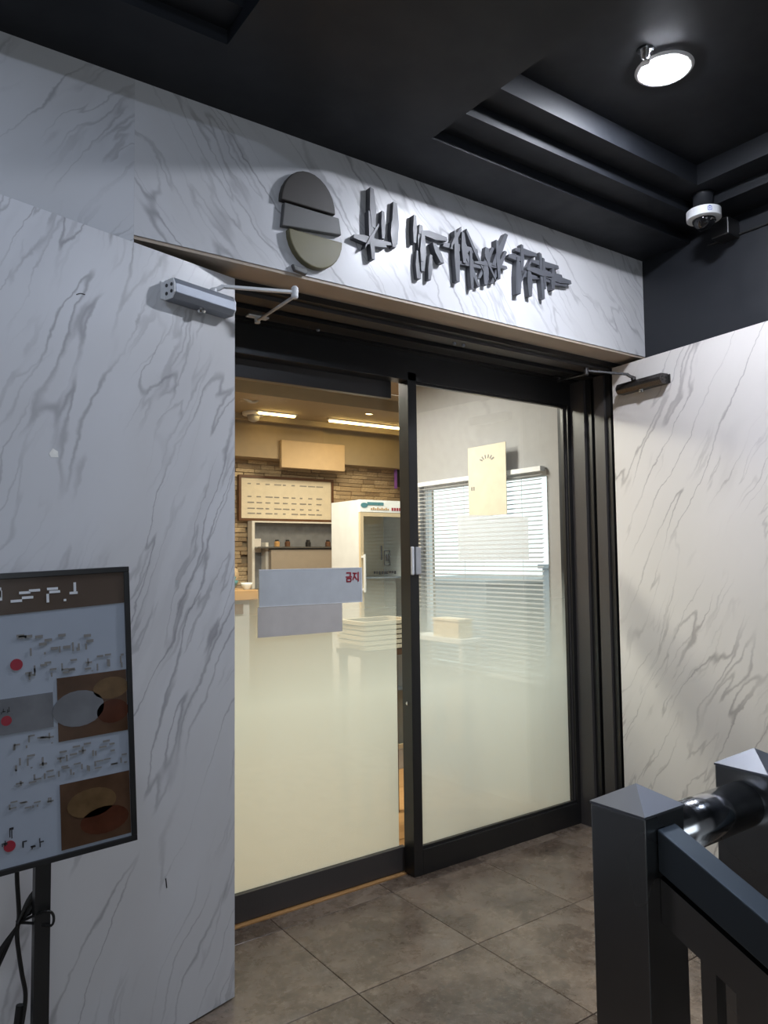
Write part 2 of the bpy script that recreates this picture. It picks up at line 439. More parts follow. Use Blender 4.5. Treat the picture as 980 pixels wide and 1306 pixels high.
# ------------------------------------------------------------------ sliding glass door (door_3)
d3 = thing('door_3', 'glass sliding door with black rails and frosted lower film', None, (1.0, YS, 0), kind='structure')
def D3(n, bm, m, **k): return obj(n, bm, m, d3, world=True, **k)
D3('top_rail', B(1.0, 2.145, 2.928, 2.958, 2.277, 2.384), 'frame_black_sheen', bev=.002)
D3('bottom_rail', B(1.0, 2.20, 2.928, 2.958, .007, .1186), 'frame_black_sheen', bev=.002)
D3('glass_pane', B(1.0, 2.26, YS, YS+.010, .1186, 2.30), 'clear_glass')
bm = newbm(); vs = [bm.verts.new(p) for p in ((1.0, YS+.012, .1186), (2.176, YS+.012, .1186), (2.176, YS+.012, 1.43), (1.0, YS+.012, 1.43))]; bm.faces.new(vs)
D3('frosted_film', bm, 'frosted_film')
obj('head_box', B(.9, 3.42, 2.93, 3.0, 2.386, 2.56), 'frame_black', tr)
# touch switch and lock on the post
ts = thing('touch_switch', 'white touch switch on the black post beside the sliding door', 'switch', (2.215, YD, 1.48))
obj('switch_plate', B(-.027, -.012, -.014, -.0005, -.068, .068, bevel=.004), 'plastic_white', ts)
obj('switch_button', B(-.004, .028, -.016, -.0005, -.067, .066, bevel=.005), 'plastic_grey', ts)
obj('switch_gap', B(-.012, -.004, -.006, -.0005, -.066, .066), 'plastic_black', ts)
lk = lathe(newbm(), [(.009, 0), (.009, .003), (.006, .006)], 0, 0, 14)
bmesh.ops.transform(lk, matrix=Matrix.Translation((2.187, 2.885, .80)) @ Matrix.Rotation(R(-90), 4, 'Y'), verts=lk.verts)
tag(obj('lock_button', lk, 'chrome'), 'small round chrome lock button low on the side of the black post', 'lock')

# ------------------------------------------------------------------ marble clad swing doors
LA = math.atan2(-.268, -.964)
d1 = thing('door_1', 'left swing door leaf clad in white grey-veined marble, standing wide open', None, (1.108, 2.462, 0), LA, kind='structure')
obj('marble_face', B(0, 1.12, -.004, 0, .006, 2.512), 'marble_leaf_left', d1)
obj('leaf_core', B(.001, 1.119, -.042, -.004, .008, 2.510), 'frame_black', d1)
def mark(parent, pts, r, mat='dark_ink'): return obj('scratch_mark', tube(newbm(), pts, r, 5), mat, parent)
mark(d1, smooth_path([(.575, .0005, 2.297), (.589, .0005, 2.297), (.602, .0005, 2.290)], 3), .0016)
mark(d1, [(.279, .0005, .492), (.277, .0005, .478), (.275, .0005, .462)], .0018)
obj('chipped_spot', prism(newbm(), [(.650, 1.798), (.672, 1.796), (.678, 1.806), (.667, 1.822), (.652, 1.815)], 'y', 0, .001), 'ceramic_white', d1)
RA = math.atan2(-.9927, -.121)
d2 = thing('door_2', 'right swing door leaf clad in white marble, open along the black side wall', None, (3.354, 2.54, 0), RA, kind='structure')
obj('marble_face', B(0, 1.12, 0, .004, .006, 2.512), 'marble_leaf_right', d2)
obj('leaf_core', B(.001, 1.119, .004, .032, .008, 2.510), 'frame_black', d2)

# door closers
def closer(name, label, door, frontsign, u0, u1, z0, z1, mat, armmat, pivot, elbow, foot, twist):
    M_ = ROOT[door]
    t = thing(name, label, 'door closer', tuple(M_ @ Vector((u0, 0, z0))), 0)
    def put(n, bm, m, par=t, **k):
        bmesh.ops.transform(bm, matrix=M_, verts=bm.verts); return obj(n, bm, m, par, world=True, **k)
    s = frontsign; h = z1-z0
    # chamfered aluminium body, extruded along the leaf
    pts = [(s*.004, z0), (s*.048, z0), (s*.062, z0+.018), (s*.062, z1-.02), (s*.052, z1), (s*.004, z1)]
    bd = put('body', prism(newbm(), pts, 'x', u0+.004, u1-.004), mat, bev=.002)
    put('end_cap', prism(newbm(), [(p[0]*.98, z0+(p[1]-z0)*.96+.0015) for p in pts], 'x', u1-.004, u1), armmat if mat == 'aluminium' else mat)
    put('end_cap', prism(newbm(), [(p[0]*.98, z0+(p[1]-z0)*.96+.0015) for p in pts], 'x', u0, u0+.004), armmat if mat == 'aluminium' else mat)
    for k, (yy, zz) in enumerate(((.018, .3), (.018, .7), (.045, .35), (.045, .68))):
        b2 = newbm(); tube(b2, [(u1-.001, s*yy, z0+h*zz), (u1+.002, s*yy, z0+h*zz)], .006, 10); put('end_screw', b2, 'plastic_black')
    put('mount_plate', B(u0-.006, u1+.012, 0, s*.004, z0+.004, z1-.004) if s > 0 else B(u0-.006, u1+.012, s*.004, 0, z0+.004, z1-.004), armmat)
    b2 = newbm(); um = (u0+u1)/2; lathe(b2, [(.013, z0-.016), (.016, z0-.010), (.011, z0-.006), (.012, z0)], um, s*.033, 12); put('spindle_cap', b2, 'chrome')
    # arm assembly in world space
    b2 = newbm(); lathe(b2, [(.013, z1-.002), (.013, z1+.012), (.009, z1+.016)], pivot[0], pivot[1], 12); obj('pivot', b2, armmat, t, world=True)
    P = Vector((pivot[0], pivot[1], z1+.012)); E_ = Vector(elbow); F_ = Vector(foot)
    d = (E_-P).normalized(); K = P+d*.035
    b2 = newbm(); tube(b2, smooth_path([P, P+d*.018+Vector((0, 0, .004)), K+Vector((0, 0, .014))], 4), .008, 8); obj('arm_neck', b2, armmat, t, world=True)
    b2 = newbm(); bar(b2, K+Vector((0, 0, .012)), E_+d*.012, .016, .010); obj('main_arm', b2, armmat, t, world=True, bev=.001)
    b2 = newbm(); lathe(b2, [(.010, E_.z-.022), (.013, E_.z-.016), (.013, E_.z+.016), (.008, E_.z+.022)], E_.x, E_.y, 12); obj('elbow_joint', b2, armmat, t, world=True)
    b2 = newbm(); tube(b2, [E_-Vector((0, 0, .014)), F_-Vector((0, 0, .014))], .0062, 8); obj('forearm', b2, armmat, t, world=True)
    b2 = newbm(); box(b2, F_.x-.045, F_.x+.045, F_.y-.016, F_.y+.016, F_.z-.002, F_.z+.003); lathe(b2, [(.012, F_.z-.024), (.012, F_.z-.002)], F_.x, F_.y, 10)
    obj('foot_bracket', b2, armmat, t, world=True)
    return t
closer('door_closer', 'silver door closer with folding arm on the left marble door leaf', d1, 1, .045, .300, 2.350, 2.418, 'aluminium', 'plastic_white',
       (1.000, 2.398), (1.280, 2.328, 2.455), (1.335, 2.745, 2.487), 0)
closer('door_closer', 'dark bronze door closer with folding arm on the right marble door leaf', d2, -1, .080, .375, 2.345, 2.398, 'bronze_dark', 'bronze_dark',
       (3.270, 2.345), (3.075, 2.487, 2.447), (3.195, 2.775, 2.487), 0)

# ------------------------------------------------------------------ shop signs on the header (raised pieces)
em = thing('emblem_sign', 'dark raised emblem with an olive foot on the marble header', 'sign', (1.375, YH, 2.55))
def half_disc(cx, z, rx, rz, n=14, flip=1): return [(cx+rx*math.cos(math.pi*i/n), z+flip*rz*math.sin(math.pi*i/n)) for i in range(n+1)]
def S_(n, pts, m, d): return obj(n, prism(newbm(), pts, 'y', YH-d, YH-.0005), m, em, world=True, bev=.004)
S_('emblem_cap', half_disc(1.355, 2.80, .115, .135), 'emblem_brown', .03)
S_('emblem_body', [(1.245, 2.705), (1.500, 2.73), (1.490, 2.795), (1.255, 2.795)], 'emblem_grey', .024)
S_('emblem_bowl', half_disc(1.385, 2.700, .115, .125, 14, -1), 'emblem_olive', .03)
S_('emblem_bowl', [(1.290, 2.575), (1.355, 2.566), (1.350, 2.545), (1.300, 2.552)], 'emblem_grey', .02)
l1 = thing('sign_lettering', 'pair of dark raised brush-style sign clusters next to the emblem', 'sign', (1.82, YH, 2.65))
random.seed(21)
def brush_cluster(parent, cx, cz, w, h, n, seed):
    rr = random.Random(seed)
    for k in range(n):
        a = rr.choice((2, 2, 4, 92, 88, 90, 60, 118))+rr.uniform(-4, 4)
        L = rr.uniform(.35, .80)*h; x = cx+rr.uniform(-.36, .36)*w; z = cz+rr.uniform(-.30, .30)*h
        dx, dz = math.cos(R(a))*L/2, math.sin(R(a))*L/2; wd = rr.uniform(.020, .034)
        pts = [(x-dx, z-dz+wd*.25), (x-dx*.3, z-dz*.3+wd*.55), (x+dx, z+dz+wd*.3), (x+dx*1.05, z+dz-wd*.2), (x+dx*.2, z+dz*.2-wd*.5), (x-dx*1.04, z-dz-wd*.2)]
        if abs(math.cos(R(a))) < .5: pts = [(x-dx-wd*.3, z-dz), (x-dx+wd*.3, z-dz), (x+wd*.55, z), (x+dx+wd*.25, z+dz), (x+dx-wd*.3, z+dz*1.04), (x-wd*.5, z)]
        obj('brush_piece', prism(newbm(), pts, 'y', YH-.022-.0015*k, YH-.0005), 'paint_dark_grey', parent, world=True)
brush_cluster(l1, 1.69, 2.81, .22, .24, 8, 5); brush_cluster(l1, 1.92, 2.77, .22, .24, 8, 16)
l2 = thing('sign_lettering', 'row of four dark grey raised sign clusters at the right of the header', 'sign', (2.40, YH, 2.68))
for k, x in enumerate((2.14, 2.31, 2.48, 2.65)): brush_cluster(l2, x, 2.80+.012*k, .19, .27, 8, 33+11*k)

# ------------------------------------------------------------------ ceiling lamps, sprinkler, camera
def downlight(x, y, z, label, mat, R_=.103):
    t = thing('ceiling_light', label, 'ceiling light', (x, y, z), group=None)
    b2 = newbm(); seg = 40
    prof = [(R_-.021, -.0005), (R_-.019, -.007), (R_-.006, -.006), (R_, -.0005)]
    rings = [[b2.verts.new((r*math.cos(2*math.pi*i/seg), r*math.sin(2*math.pi*i/seg), zz)) for i in range(seg)] for r, zz in prof]
    for k in range(len(rings)-1):
        for i in range(seg): b2.faces.new((rings[k][i], rings[k][(i+1) % seg], rings[k+1][(i+1) % seg], rings[k+1][i]))
    obj('trim_ring', b2, 'plastic_white', t, smooth=True)
    obj('diffuser', lathe(newbm(), [(R_*.35, -.013), (R_*.6, -.0115), (R_-.023, -.007), (R_-.021, -.001)], 0, 0, 40), mat, t, smooth=True)
    return t
downlight(2.374, 1.529, ZC, 'round white ceiling downlight, lit, in the black stepped tray', 'lamp_cool')
downlight(.15, 1.17, ZC, 'round ceiling downlight in the left ceiling tray', 'lamp_cool_dim')
downlight(2.374, .25, ZC, 'round ceiling downlight further back in the right stepped tray', 'lamp_cool_dim')
sp = thing('sprinkler_head', 'small chrome sprinkler head beside the lit ceiling downlight', 'sprinkler', (2.225, 1.505, ZC))
obj('escutcheon', lathe(newbm(), [(.014, -.030), (.016, -.004), (.030, -.0005)], 0, 0, 16), 'steel', sp, smooth=True)
obj('deflector', lathe(newbm(), [(.017, -.050), (.018, -.047), (.006, -.045), (.006, -.030)], 0, 0, 16), 'chrome', sp)

cv = thing('security_camera', 'white banded black dome security camera in the ceiling corner', 'camera', (3.20, 1.884, 3.173))
obj('neck', lathe(newbm(), [(.045, -.072), (.045, -.010), (.052, -.0005)], 0, 0, 24), 'black_wall', cv, smooth=True)
obj('collar', lathe(newbm(), [(.036, -.085), (.036, -.0722)], 0, 0, 24), 'chrome', cv)
rg = obj('white_ring', lathe(newbm(), [(.068, -.124), (.076, -.121), (.076, -.082), (.066, -.078)], 0, 0, 32), 'plastic_white', cv)
b2 = newbm()
for (a0, a1, z0, z1) in ((-14, -12, -.110, -.092), (-2, 0, -.110, -.092), (-14, 0, -.094, -.0915), (-14, 0, -.1105, -.108), (-9, -5, -.104, -.098), (-9.5, -4.5, -.0915, -.088)):
    for q in range(1):
        A = [R(238+a) for a in (a0, a1)]
        vs = [b2.verts.new((.0765*math.cos(a), .0765*math.sin(a), z)) for z in (z0, z1) for a in A]
        b2.faces.new((vs[0], vs[1], vs[3], vs[2]))
obj('blue_emblem', b2, 'blue_ink', rg)
prof = [(.001, -.172)] + [(.052*math.cos(a), -.120-.052*math.sin(a)) for a in [R(x) for x in (75, 55, 35, 15, 0)]]
obj('dome', lathe(newbm(), prof, 0, 0, 28), 'lens_black', cv, smooth=True)
b2 = newbm(); box(b2, -.02, .015, -.052, -.035, -.142, -.134); obj('lens', b2, 'chrome', cv)
obj('wall_bracket', B(.13, .2295, -.045, .045, -.17, -.085, bevel=.006), 'plastic_black', cv)
b2 = newbm(); tube(b2, [(3.424, 1.887, 3.045), (3.424, 1.887, 3.125)], .0035, 6)
tag(obj('cable_tie', b2, 'plastic_white'), 'short white cable tie hanging on the black wall beside the dome camera', 'cable')
b2 = newbm(); tube(b2, smooth_path([(3.425, 2.0, 3.022), (3.425, 1.7, 3.022), (3.425, 1.2, 3.02), (3.425, .6, 3.02)], 3), .006, 6)
tag(obj('wall_cable', b2, 'rubber_black'), 'thin black cable running along the black wall under the camera', 'cable')

# ------------------------------------------------------------------ stainless stair railing
rl = thing('stair_railing', 'stainless steel stair railing with two pyramid-topped newel posts and sloping handrail', 'railing', (1.10, .81, 0))
def RL(n, bm, m, par=rl, **k): return obj(n, bm, m, par, world=True, **k)
def newel(x, y, w=.108, h=1.072, z0=0):
    p = RL('newel_post', B(x, x+w, y, y+w, z0, h), 'steel', bev=.002)
    b2 = newbm(); e = .001; q = [b2.verts.new(v) for v in ((x-e, y-e, h), (x+w+e, y-e, h), (x+w+e, y+w+e, h), (x-e, y+w+e, h))]
    q2 = [b2.verts.new(v) for v in ((x-e, y-e, h+.004), (x+w+e, y-e, h+.004), (x+w+e, y+w+e, h+.004), (x-e, y+w+e, h+.004))]
    a = b2.verts.new((x+w/2, y+w/2, h+.036))
    for i in range(4):
        b2.faces.new((q[i], q[(i+1) % 4], q2[(i+1) % 4], q2[i])); b2.faces.new((q2[i], q2[(i+1) % 4], a))
    b2.faces.new(q[::-1])
    RL('pyramid_cap', b2, 'steel_satin', p)
newel(1.052, .760); newel(1.437, .760)
b2 = newbm(); tube(b2, [(1.160, .812, 1.008), (1.437, .812, 1.008)], .043, 32)
RL('connecting_tube', b2, 'steel_polished', smooth=True)
SL = .457
def sloped(n, x0, x1, y0, y1, zt, zb, m, **k):
    pts = [(y0, zt), (y0, zb), (y1, zb-(y0-y1)*SL), (y1, zt-(y0-y1)*SL)]
    return RL(n, prism(newbm(), pts, 'x', x0, x1), m, **k)
for dx in (0, .385):
    sloped('handrail', 1.083+dx, 1.133+dx, .7595, -1.3, 1.052, .984, 'handrail_steel', bev=.003)
    sloped('lower_rail', 1.088+dx, 1.128+dx, .7595, -1.3, .972, .902, 'steel')
    sloped('rail_spacer', 1.100+dx, 1.116+dx, .7595, -1.3, .986, .970, 'plastic_black')
    sloped('bottom_rail', 1.090+dx, 1.126+dx, .7495, -1.3, .06, .02, 'steel')
    y = .685; k = 0
    while y > -1.25:
        hw = .0125 if k % 3 != 1 else .026
        RL('baluster', B(1.095+dx, 1.121+dx, y-hw, y+hw, .05-(.7595-y)*SL, .925-(.7595-y)*SL), 'steel')
        y -= .070 if k % 3 != 2 else .058
        k += 1
st = thing('stairs', 'stone stair flight going down beside the railing', None, kind='structure')
for k in range(9):
    y1 = .752-.28*k; z1 = -.128*(k+1)
    obj('stair_tread', B(1.50, XR-.001, y1-.29, y1, z1-.14, z1), 'floor_tile', st)

# ------------------------------------------------------------------ menu display on its stand
md = thing('menu_display', 'tilted black framed menu screen with brown header on a black pole stand', 'menu board', (.60, 2.0, 1.483), 0, R(-2.3))
# local: x to the left is negative, z down negative
BW, BH = .96, .712
b2 = newbm(); t_ = .014
box(b2, -BW, 0, 0, .045, -t_, 0); box(b2, -BW, 0, 0, .045, -BH, -BH+t_); box(b2, -BW, -BW+t_, 0, .045, -BH+t_, -t_); box(b2, -t_, 0, 0, .045, -BH+t_, -t_)
obj('bezel', b2, 'plastic_black', md, bev=.0015)
sc = obj('screen', B(-BW+t_, -t_, .006, .040, -BH+t_, -t_), 'screen_white', md)
obj('menu_header', prism(newbm(), [(-BW+t_, -t_), (-t_, -t_), (-t_, -.094), (-.30, -.100), (-BW+t_, -.112)], 'y', .0045, .0059), 'screen_brown', md)
hd = [o for o in md.children if o.name.startswith('menu_header')][0]
def flat(n, x0, x1, z0, z1, m, par, y=.0040): return obj(n, B(x0, x1, y, .0058, z0, z1), m, par)
random.seed(11)
def scribble(x0, x1, z0, z1, m, par, n, y=.0032):
    """a run of short pen-like strokes"""
    b2 = newbm(); x = x0; cw = (x1-x0)/n; h = z1-z0
    for i in range(n):
        for s in range(3):
            xa = x+cw*random.uniform(.05, .8); za = z0+h*random.uniform(.05, .95)
            if random.random() < .5: box(b2, xa, min(xa+cw*.55, x1), y, y+.0012, za, za+h*.13)
            else: box(b2, xa, xa+cw*.13, y, y+.0012, max(z0, za-h*.5), za)
        x += cw
    o = obj('text_strokes', b2, m, par); o['kind'] = 'stuff'; return o
scribble(-.36, -.13, -.078, -.030, 'paper_white', hd, 5)
scribble(-.28, -.09, -.205, -.150, 'grey_ink', sc, 6); scribble(-.27, -.02, -.262, -.225, 'grey_ink', sc, 9)
scribble(-.30, -.05, -.475, -.440, 'grey_ink', sc, 8); scribble(-.29, -.02, -.512, -.485, 'grey_ink', sc, 9)
def badge(x, z, r): return obj('round_badge', prism(newbm(), [(x+r*math.cos(2*math.pi*i/16), z+r*math.sin(2*math.pi*i/16)) for i in range(16)], 'y', .0036, .0058), 'red_ink', sc)
badge(-.275, -.222, .014); badge(-.300, -.352, .012); badge(-.300, -.648, .013)
for (x0, x1, z0, z1) in ((-.185, -.015, -.425, -.268), (-.185, -.015, -.690, -.530)):
    ph = flat('menu_photo', x0, x1, z0, z1, 'photo_brown', sc)
for (cx, cz, rx, rz, m) in ((-.135, -.350, .062, .045, 'photo_grey'), (-.055, -.310, .045, .028, 'photo_ochre'), (-.052, -.370, .040, .030, 'photo_rust'),
                            (-.110, -.590, .060, .036, 'photo_ochre'), (-.080, -.640, .060, .034, 'photo_rust')):
    obj('printed_dish', prism(newbm(), [(cx+rx*math.cos(2*math.pi*i/20), cz+rz*math.sin(2*math.pi*i/20)) for i in range(20)], 'y', .0030, .0041), m, sc)
flat('menu_photo', -.33, -.195, -.385, -.300, 'photo_grey', sc)
scribble(-.30, -.19, -.425, -.395, 'grey_ink', sc, 4); scribble(-.31, -.20, -.570, -.545, 'grey_ink', sc, 4)
scribble(-.74, -.46, -.205, -.150, 'grey_ink', sc, 7); scribble(-.74, -.44, -.475, -.440, 'grey_ink', sc, 9)
for (z0, z1) in ((-.425, -.268), (-.690, -.530)): flat('menu_photo', -.64, -.44, z0, z1, 'photo_brown', sc)
for (cz, m) in ((-.345, 'photo_ochre'), (-.610, 'photo_rust')):
    obj('printed_dish', prism(newbm(), [(-.54+.07*math.cos(2*math.pi*i/20), cz+.045*math.sin(2*math.pi*i/20)) for i in range(20)], 'y', .0030, .0041), m, sc)
scribble(-.318, -.285, -.645, -.605, 'dark_ink', sc, 2); scribble(-.28, -.225, -.668, -.645, 'dark_ink', sc, 3)
scribble(-.315, -.292, -.335, -.318, 'dark_ink', sc, 2)
# stand poles, vertical in the world
for x in (.392, -.02):
    obj('stand_pole', B(x, x+.036, 2.046, 2.080, .02, 1.20), 'plastic_black', md, world=True)
obj('stand_base', B(-.12, .52, 1.90, 2.19, .0005, .022, bevel=.004), 'plastic_black', md, world=True)
cb = smooth_path([(.356, 2.07, .80), (.358, 2.09, .72), (.366, 2.10, .62), (.362, 2.10, .57), (.374, 2.10, .48), (.384, 2.10, .42), (.378, 2.10, .36), (.362, 2.09, .28), (.34, 2.09, .10), (.30, 2.09, .03)], 5)
b2 = newbm(); tube(b2, cb, .0055, 7)
for k in range(4):
    a = k*.012
    tube(b2, smooth_path([(.362, 2.095+.004*k, .600), (.385+a, 2.10, .650+a), (.405+a*.5, 2.10, .672+a*.6), (.398, 2.105, .655-a), (.372, 2.10, .603), (.340-a, 2.10, .555-a), (.318-a, 2.10, .500-a*2), (.330, 2.105, .520), (.362, 2.095, .598)], 4), .0034, 6)
tube(b2, smooth_path([(.366, 2.10, .60), (.41, 2.03, .640), (.432, 2.035, .625), (.428, 2.035, .600), (.395, 2.06, .605), (.366, 2.10, .60)], 5), .0034, 6)
tube(b2, [(.372, 2.10, .40), (.364, 2.098, .33)], .010, 8)
tag(obj('power_cable', b2, 'rubber_black'), 'bundled black power cable hanging under the menu screen beside its pole', 'cable')

# ------------------------------------------------------------------ the shop inside
sf = thing('floor_shop', 'orange wood plank floor inside the shop', None, kind='structure')
for k in range(12):
    obj('floor_plank', B(.85, 5.6, 2.905+.36*k, 2.905+.36*(k+1)-.004, -.06, .004 if k else .003), 'shop_floor_wood', sf)
obj('subfloor', B(.85, 5.6, 2.904, 7.2, -.1, -.062), 'shadow_slot', sf)
scl = thing('ceiling_shop', 'tan painted ceiling with beams inside the shop', None, kind='structure')
obj('ceiling_slab', prism(newbm(), [(.75, 2.96), (3.62, 2.96), (3.62, 4.44), (5.72, 7.1), (.75, 7.1)], 'z', 2.9, 3.05), 'shop_ceiling', scl)
obj('beam', B(.8, 4.2, 5.35, 5.55, 2.80, 2.8995), 'shop_ceiling', scl); obj('beam', B(.8, 5.2, 6.58, 6.64, 2.845, 2.8995), 'shop_ceiling', scl)
obj('bulkhead', B(.8, 4.02, 6.70, 7.0, 2.50, 2.8995), 'shop_bulkhead', scl)
obj('bulkhead', B(4.02, 5.5, 6.75, 7.0, 2.50, 2.8995), 'shop_ceiling', scl)
ws = thing('wall_shop_back', 'stacked ledge stone back wall inside the shop', None, kind='structure')
obj('wall_face', B(.75, 5.75, 7.0, 7.12, 0, 3.0), 'shop_bulkhead', ws)
random.seed(3)
bmesh_b = B(0, 1, 0, 1, 0, 1, bevel=.06); me0 = None
z = 1.20
while z < 2.50:
    hh = random.choice((.038, .045, .052)); x = 2.45+random.uniform(-.08, 0)
    while x < 5.45:
        ln = random.uniform(.09, .22)
        hid = (3.20 < x and x+ln < 4.20 and 1.42 < z < 2.30) or (x > 4.15 and z < 1.85) or (3.2 < x < 4.2 and z < 1.36)
        if not hid:
            d = random.uniform(.03, .055)
            if me0 is None:
                o = obj('brick', bmesh_b, 'ledge_stone', ws); me0 = o.data
            else:
                o = bpy.data.objects.new('brick', me0); C.objects.link(o); o.parent = ws
            o.location = (x, 7.0-d, z); o.scale = (ln-.004, d, hh-.004)
        x += ln
    z += hh
# side walls of the shop: short window wall by the entrance, then the room widens
wx = thing('wall_shop_right', 'pale wall with a window on the right inside the shop', None, kind='structure')
bm = newbm(); x0, x1 = 3.5, 3.62
box(bm, x0, x1, 2.96, 3.16, 0, 2.9); box(bm, x0, x1, 4.43, 4.46, 0, 2.9); box(bm, x0, x1, 3.16, 4.43, 0, .70); box(bm, x0, x1, 3.16, 4.43, 2.04, 2.9)
prism(bm, [(3.50, 4.46), (3.62, 4.46), (5.70, 7.10), (5.56, 7.10)], 'z', 0, 2.9)
obj('wall_face', bm, 'shop_wall', wx)
wy = thing('wall_shop_left', 'plain wall on the left inside the shop', None, kind='structure')
obj('wall_face', B(.75, .85, 2.96, 7.0, 0, 2.9), 'shop_bulkhead', wy)
w2 = thing('window_2', 'side window of the shop behind the blind', None, (3.56, 3.1, .70), kind='structure')
bm = newbm(); box(bm, 3.54, 3.60, 3.16, 3.19, .70, 2.04); box(bm, 3.54, 3.60, 4.41, 4.43, .70, 2.04); box(bm, 3.54, 3.60, 3.19, 4.41, .70, .74); box(bm, 3.54, 3.60, 3.19, 4.41, 2.0, 2.04)
obj('window_frame', bm, 'plastic_white', w2, world=True)
obj('pane', B(3.57, 3.576, 3.19, 4.41, .74, 2.0), 'clear_glass', w2, world=True)
bl = thing('window_blind', 'white horizontal slat blind across the bright side window', 'blind', (3.47, 3.795, .70))
obj('head_rail', B(-.02, .02, -.63, .63, 1.32, 1.35), 'plastic_white', bl)
me1 = None
for k in range(45):
    if me1 is None:
        b2 = newbm(); a = R(20); w = .0125
        pts = [(-w*math.cos(a), -w*math.sin(a)-.0007), (0, .0012), (w*math.cos(a), w*math.sin(a)-.0007), (w*math.cos(a), w*math.sin(a)+.0007), (0, .0026), (-w*math.cos(a), -w*math.sin(a)+.0007)]
        prism(b2, pts, 'y', -.625, .625); o = obj('slat', b2, 'blind_slat', bl); me1 = o.data
    else:
        o = bpy.data.objects.new('slat', me1); C.objects.link(o); o.parent = bl
    o.location = (0, 0, .045+.0285*k)
for y in (-.45, .1, .5): obj('cord', B(-.001, .001, y-.001, y+.001, .02, 1.32), 'plastic_grey', bl)
obj('bottom_rail', B(-.012, .012, -.625, .625, .005, .025), 'plastic_white', bl)
# outside the window: a few roofs under the horizon
for (x, y, w, d, h, lab, m) in ((16, 17, 5, 6, .60, 'low grey building outside the window, left of the tall block', 'concrete'),
                                (17, 12.6, 3, 3, 1.1, 'small grey block rising above the other roofs outside the window', 'brick_grey'),
                                (14, 8, 6, 4.5, .55, 'long low grey building outside the window, nearest one', 'concrete')):
    t = thing('distant_building', lab, 'building', (x, y, -4))
    obj('walls', B(0, w, 0, d, 0, 4+h), m, t); obj('roof_edge', B(-.1, w+.1, -.1, d+.1, 4+h, 4.12+h), m, t)
gr = thing('ground_outside', 'grey ground far below the shop window', None, kind='structure')
obj('ground_face', B(3.7, 60, -40, 60, -4.2, -4), 'concrete', gr)

# poster hanging in front of the blind
po = thing('hanging_poster', 'cream poster with a grey half-round emblem hanging before the blind', 'poster', (3.42, 3.61, 2.0))
obj('sheet', B(3.42, 3.424, 3.43, 3.79, 1.765, 2.233), 'paper_cream', po, world=True)
for i in range(6):
    a = R(25+26*i); cy, cz = 3.605, 2.125
    b2 = newbm(); bar(b2, (3.4192, cy+.045*math.cos(a), cz+.02*math.sin(a)), (3.4192, cy+.075*math.cos(a), cz+.045*math.sin(a)), .010, .0012, (1, 0, 0)); obj('emblem_stroke', b2, 'grey_ink', po, world=True)
for k in range(2): obj('text_mark', B(3.4185, 3.4199, 3.73+.02*k, 3.742+.02*k, 1.94, 1.965), 'grey_ink', po, world=True)
b2 = newbm(); box(b2, 2.518, 3.031, YG-.0015, YG-.0003, 1.475, 1.712)
tag(obj('glass_decal', b2, 'pale_decal'), 'pale translucent decal on the fixed glass panel', 'decal')

# notice on the sliding glass
ns = thing('prohibition_notice', 'pale blue notice with dark red lettering on the sliding glass door', 'notice', (1.70, YS, 1.37))
obj('sheet', B(1.435, 1.968, YS-.003, YS-.0005, 1.290, 1.452), 'paper_blue', ns, world=True)
b2 = newbm()
for (x0, x1, z0, z1) in ((1.435, 1.968, 1.448, 1.452), (1.435, 1.968, 1.290, 1.294), (1.963, 1.968, 1.294, 1.448)): box(b2, x0, x1, YS-.0042, YS-.0032, z0, z1)
obj('border', b2, 'paper_white', ns, world=True)
def K(segs, w=.0062):
    b2 = newbm()
    for (xa, za, xb, zb) in segs: bar(b2, (xa, YS-.0042, za), (xb, YS-.0042, zb), w, .002, (0, 1, 0))
    return b2
gx, jx, zb, zt = 1.876, 1.914, 1.386, 1.430
obj('lettering', K([(gx+.003, zt-.002, gx+.029, zt-.002), (gx+.027, zt-.002, gx+.024, zt-.017), (gx, zt-.021, gx+.034, zt-.021),
                    (gx+.005, zt-.028, gx+.029, zt-.028), (gx+.005, zb+.002, gx+.029, zb+.002), (gx+.006, zt-.028, gx+.006, zb+.002), (gx+.028, zt-.028, gx+.028, zb+.002)]), 'red_ink', ns, world=True)
obj('lettering', K([(jx+.001, zt-.005, jx+.024, zt-.005), (jx+.013, zt-.006, jx+.001, zb+.008), (jx+.012, zt-.020, jx+.024, zb+.008), (jx+.031, zt+.001, jx+.031, zb)]), 'red_ink', ns, world=True)
pn = B(1.428, 1.856, YS-.0025, YS-.0003, 1.160, 1.2895)
tag(obj('paper_notice', pn, 'paper_pink'), 'plain pinkish white paper taped under the pale blue notice', 'notice')

# framed board and plaque on the back wall
fb = thing('framed_board', 'wide cream board with small writing in a dark wood frame on the stone wall', 'board', (3.70, 6.88, 1.88))
bm = newbm(); box(bm, 3.143, 4.25, 6.88, 6.93, 1.88, 1.905); box(bm, 3.143, 4.25, 6.88, 6.93, 2.315, 2.34); box(bm, 3.143, 3.168, 6.88, 6.93, 1.905, 2.315); box(bm, 4.225, 4.25, 6.88, 6.93, 1.905, 2.315)
obj('frame', bm, 'wood_dark', fb, world=True)
obj('sheet', B(3.168, 4.225, 6.895, 6.92, 1.905, 2.315), 'paper_cream', fb, world=True)
b2 = newbm()
for r_, z in enumerate((2.25, 2.12, 2.06, 2.0, 1.95)):
    for k in range(9): box(b2, 3.24+.1*k, 3.24+.1*k+random.uniform(.03, .085), 6.892, 6.8945, z, z+.012)
obj('text_strokes', b2, 'grey_ink', fb, world=True)['kind'] = 'stuff'
tag(obj('tan_plaque', B(3.50, 4.255, 6.655, 6.6995, 2.41, 2.69, bevel=.006), 'cloth_beige'), 'plain tan plaque on the bulkhead above the framed board', 'sign')

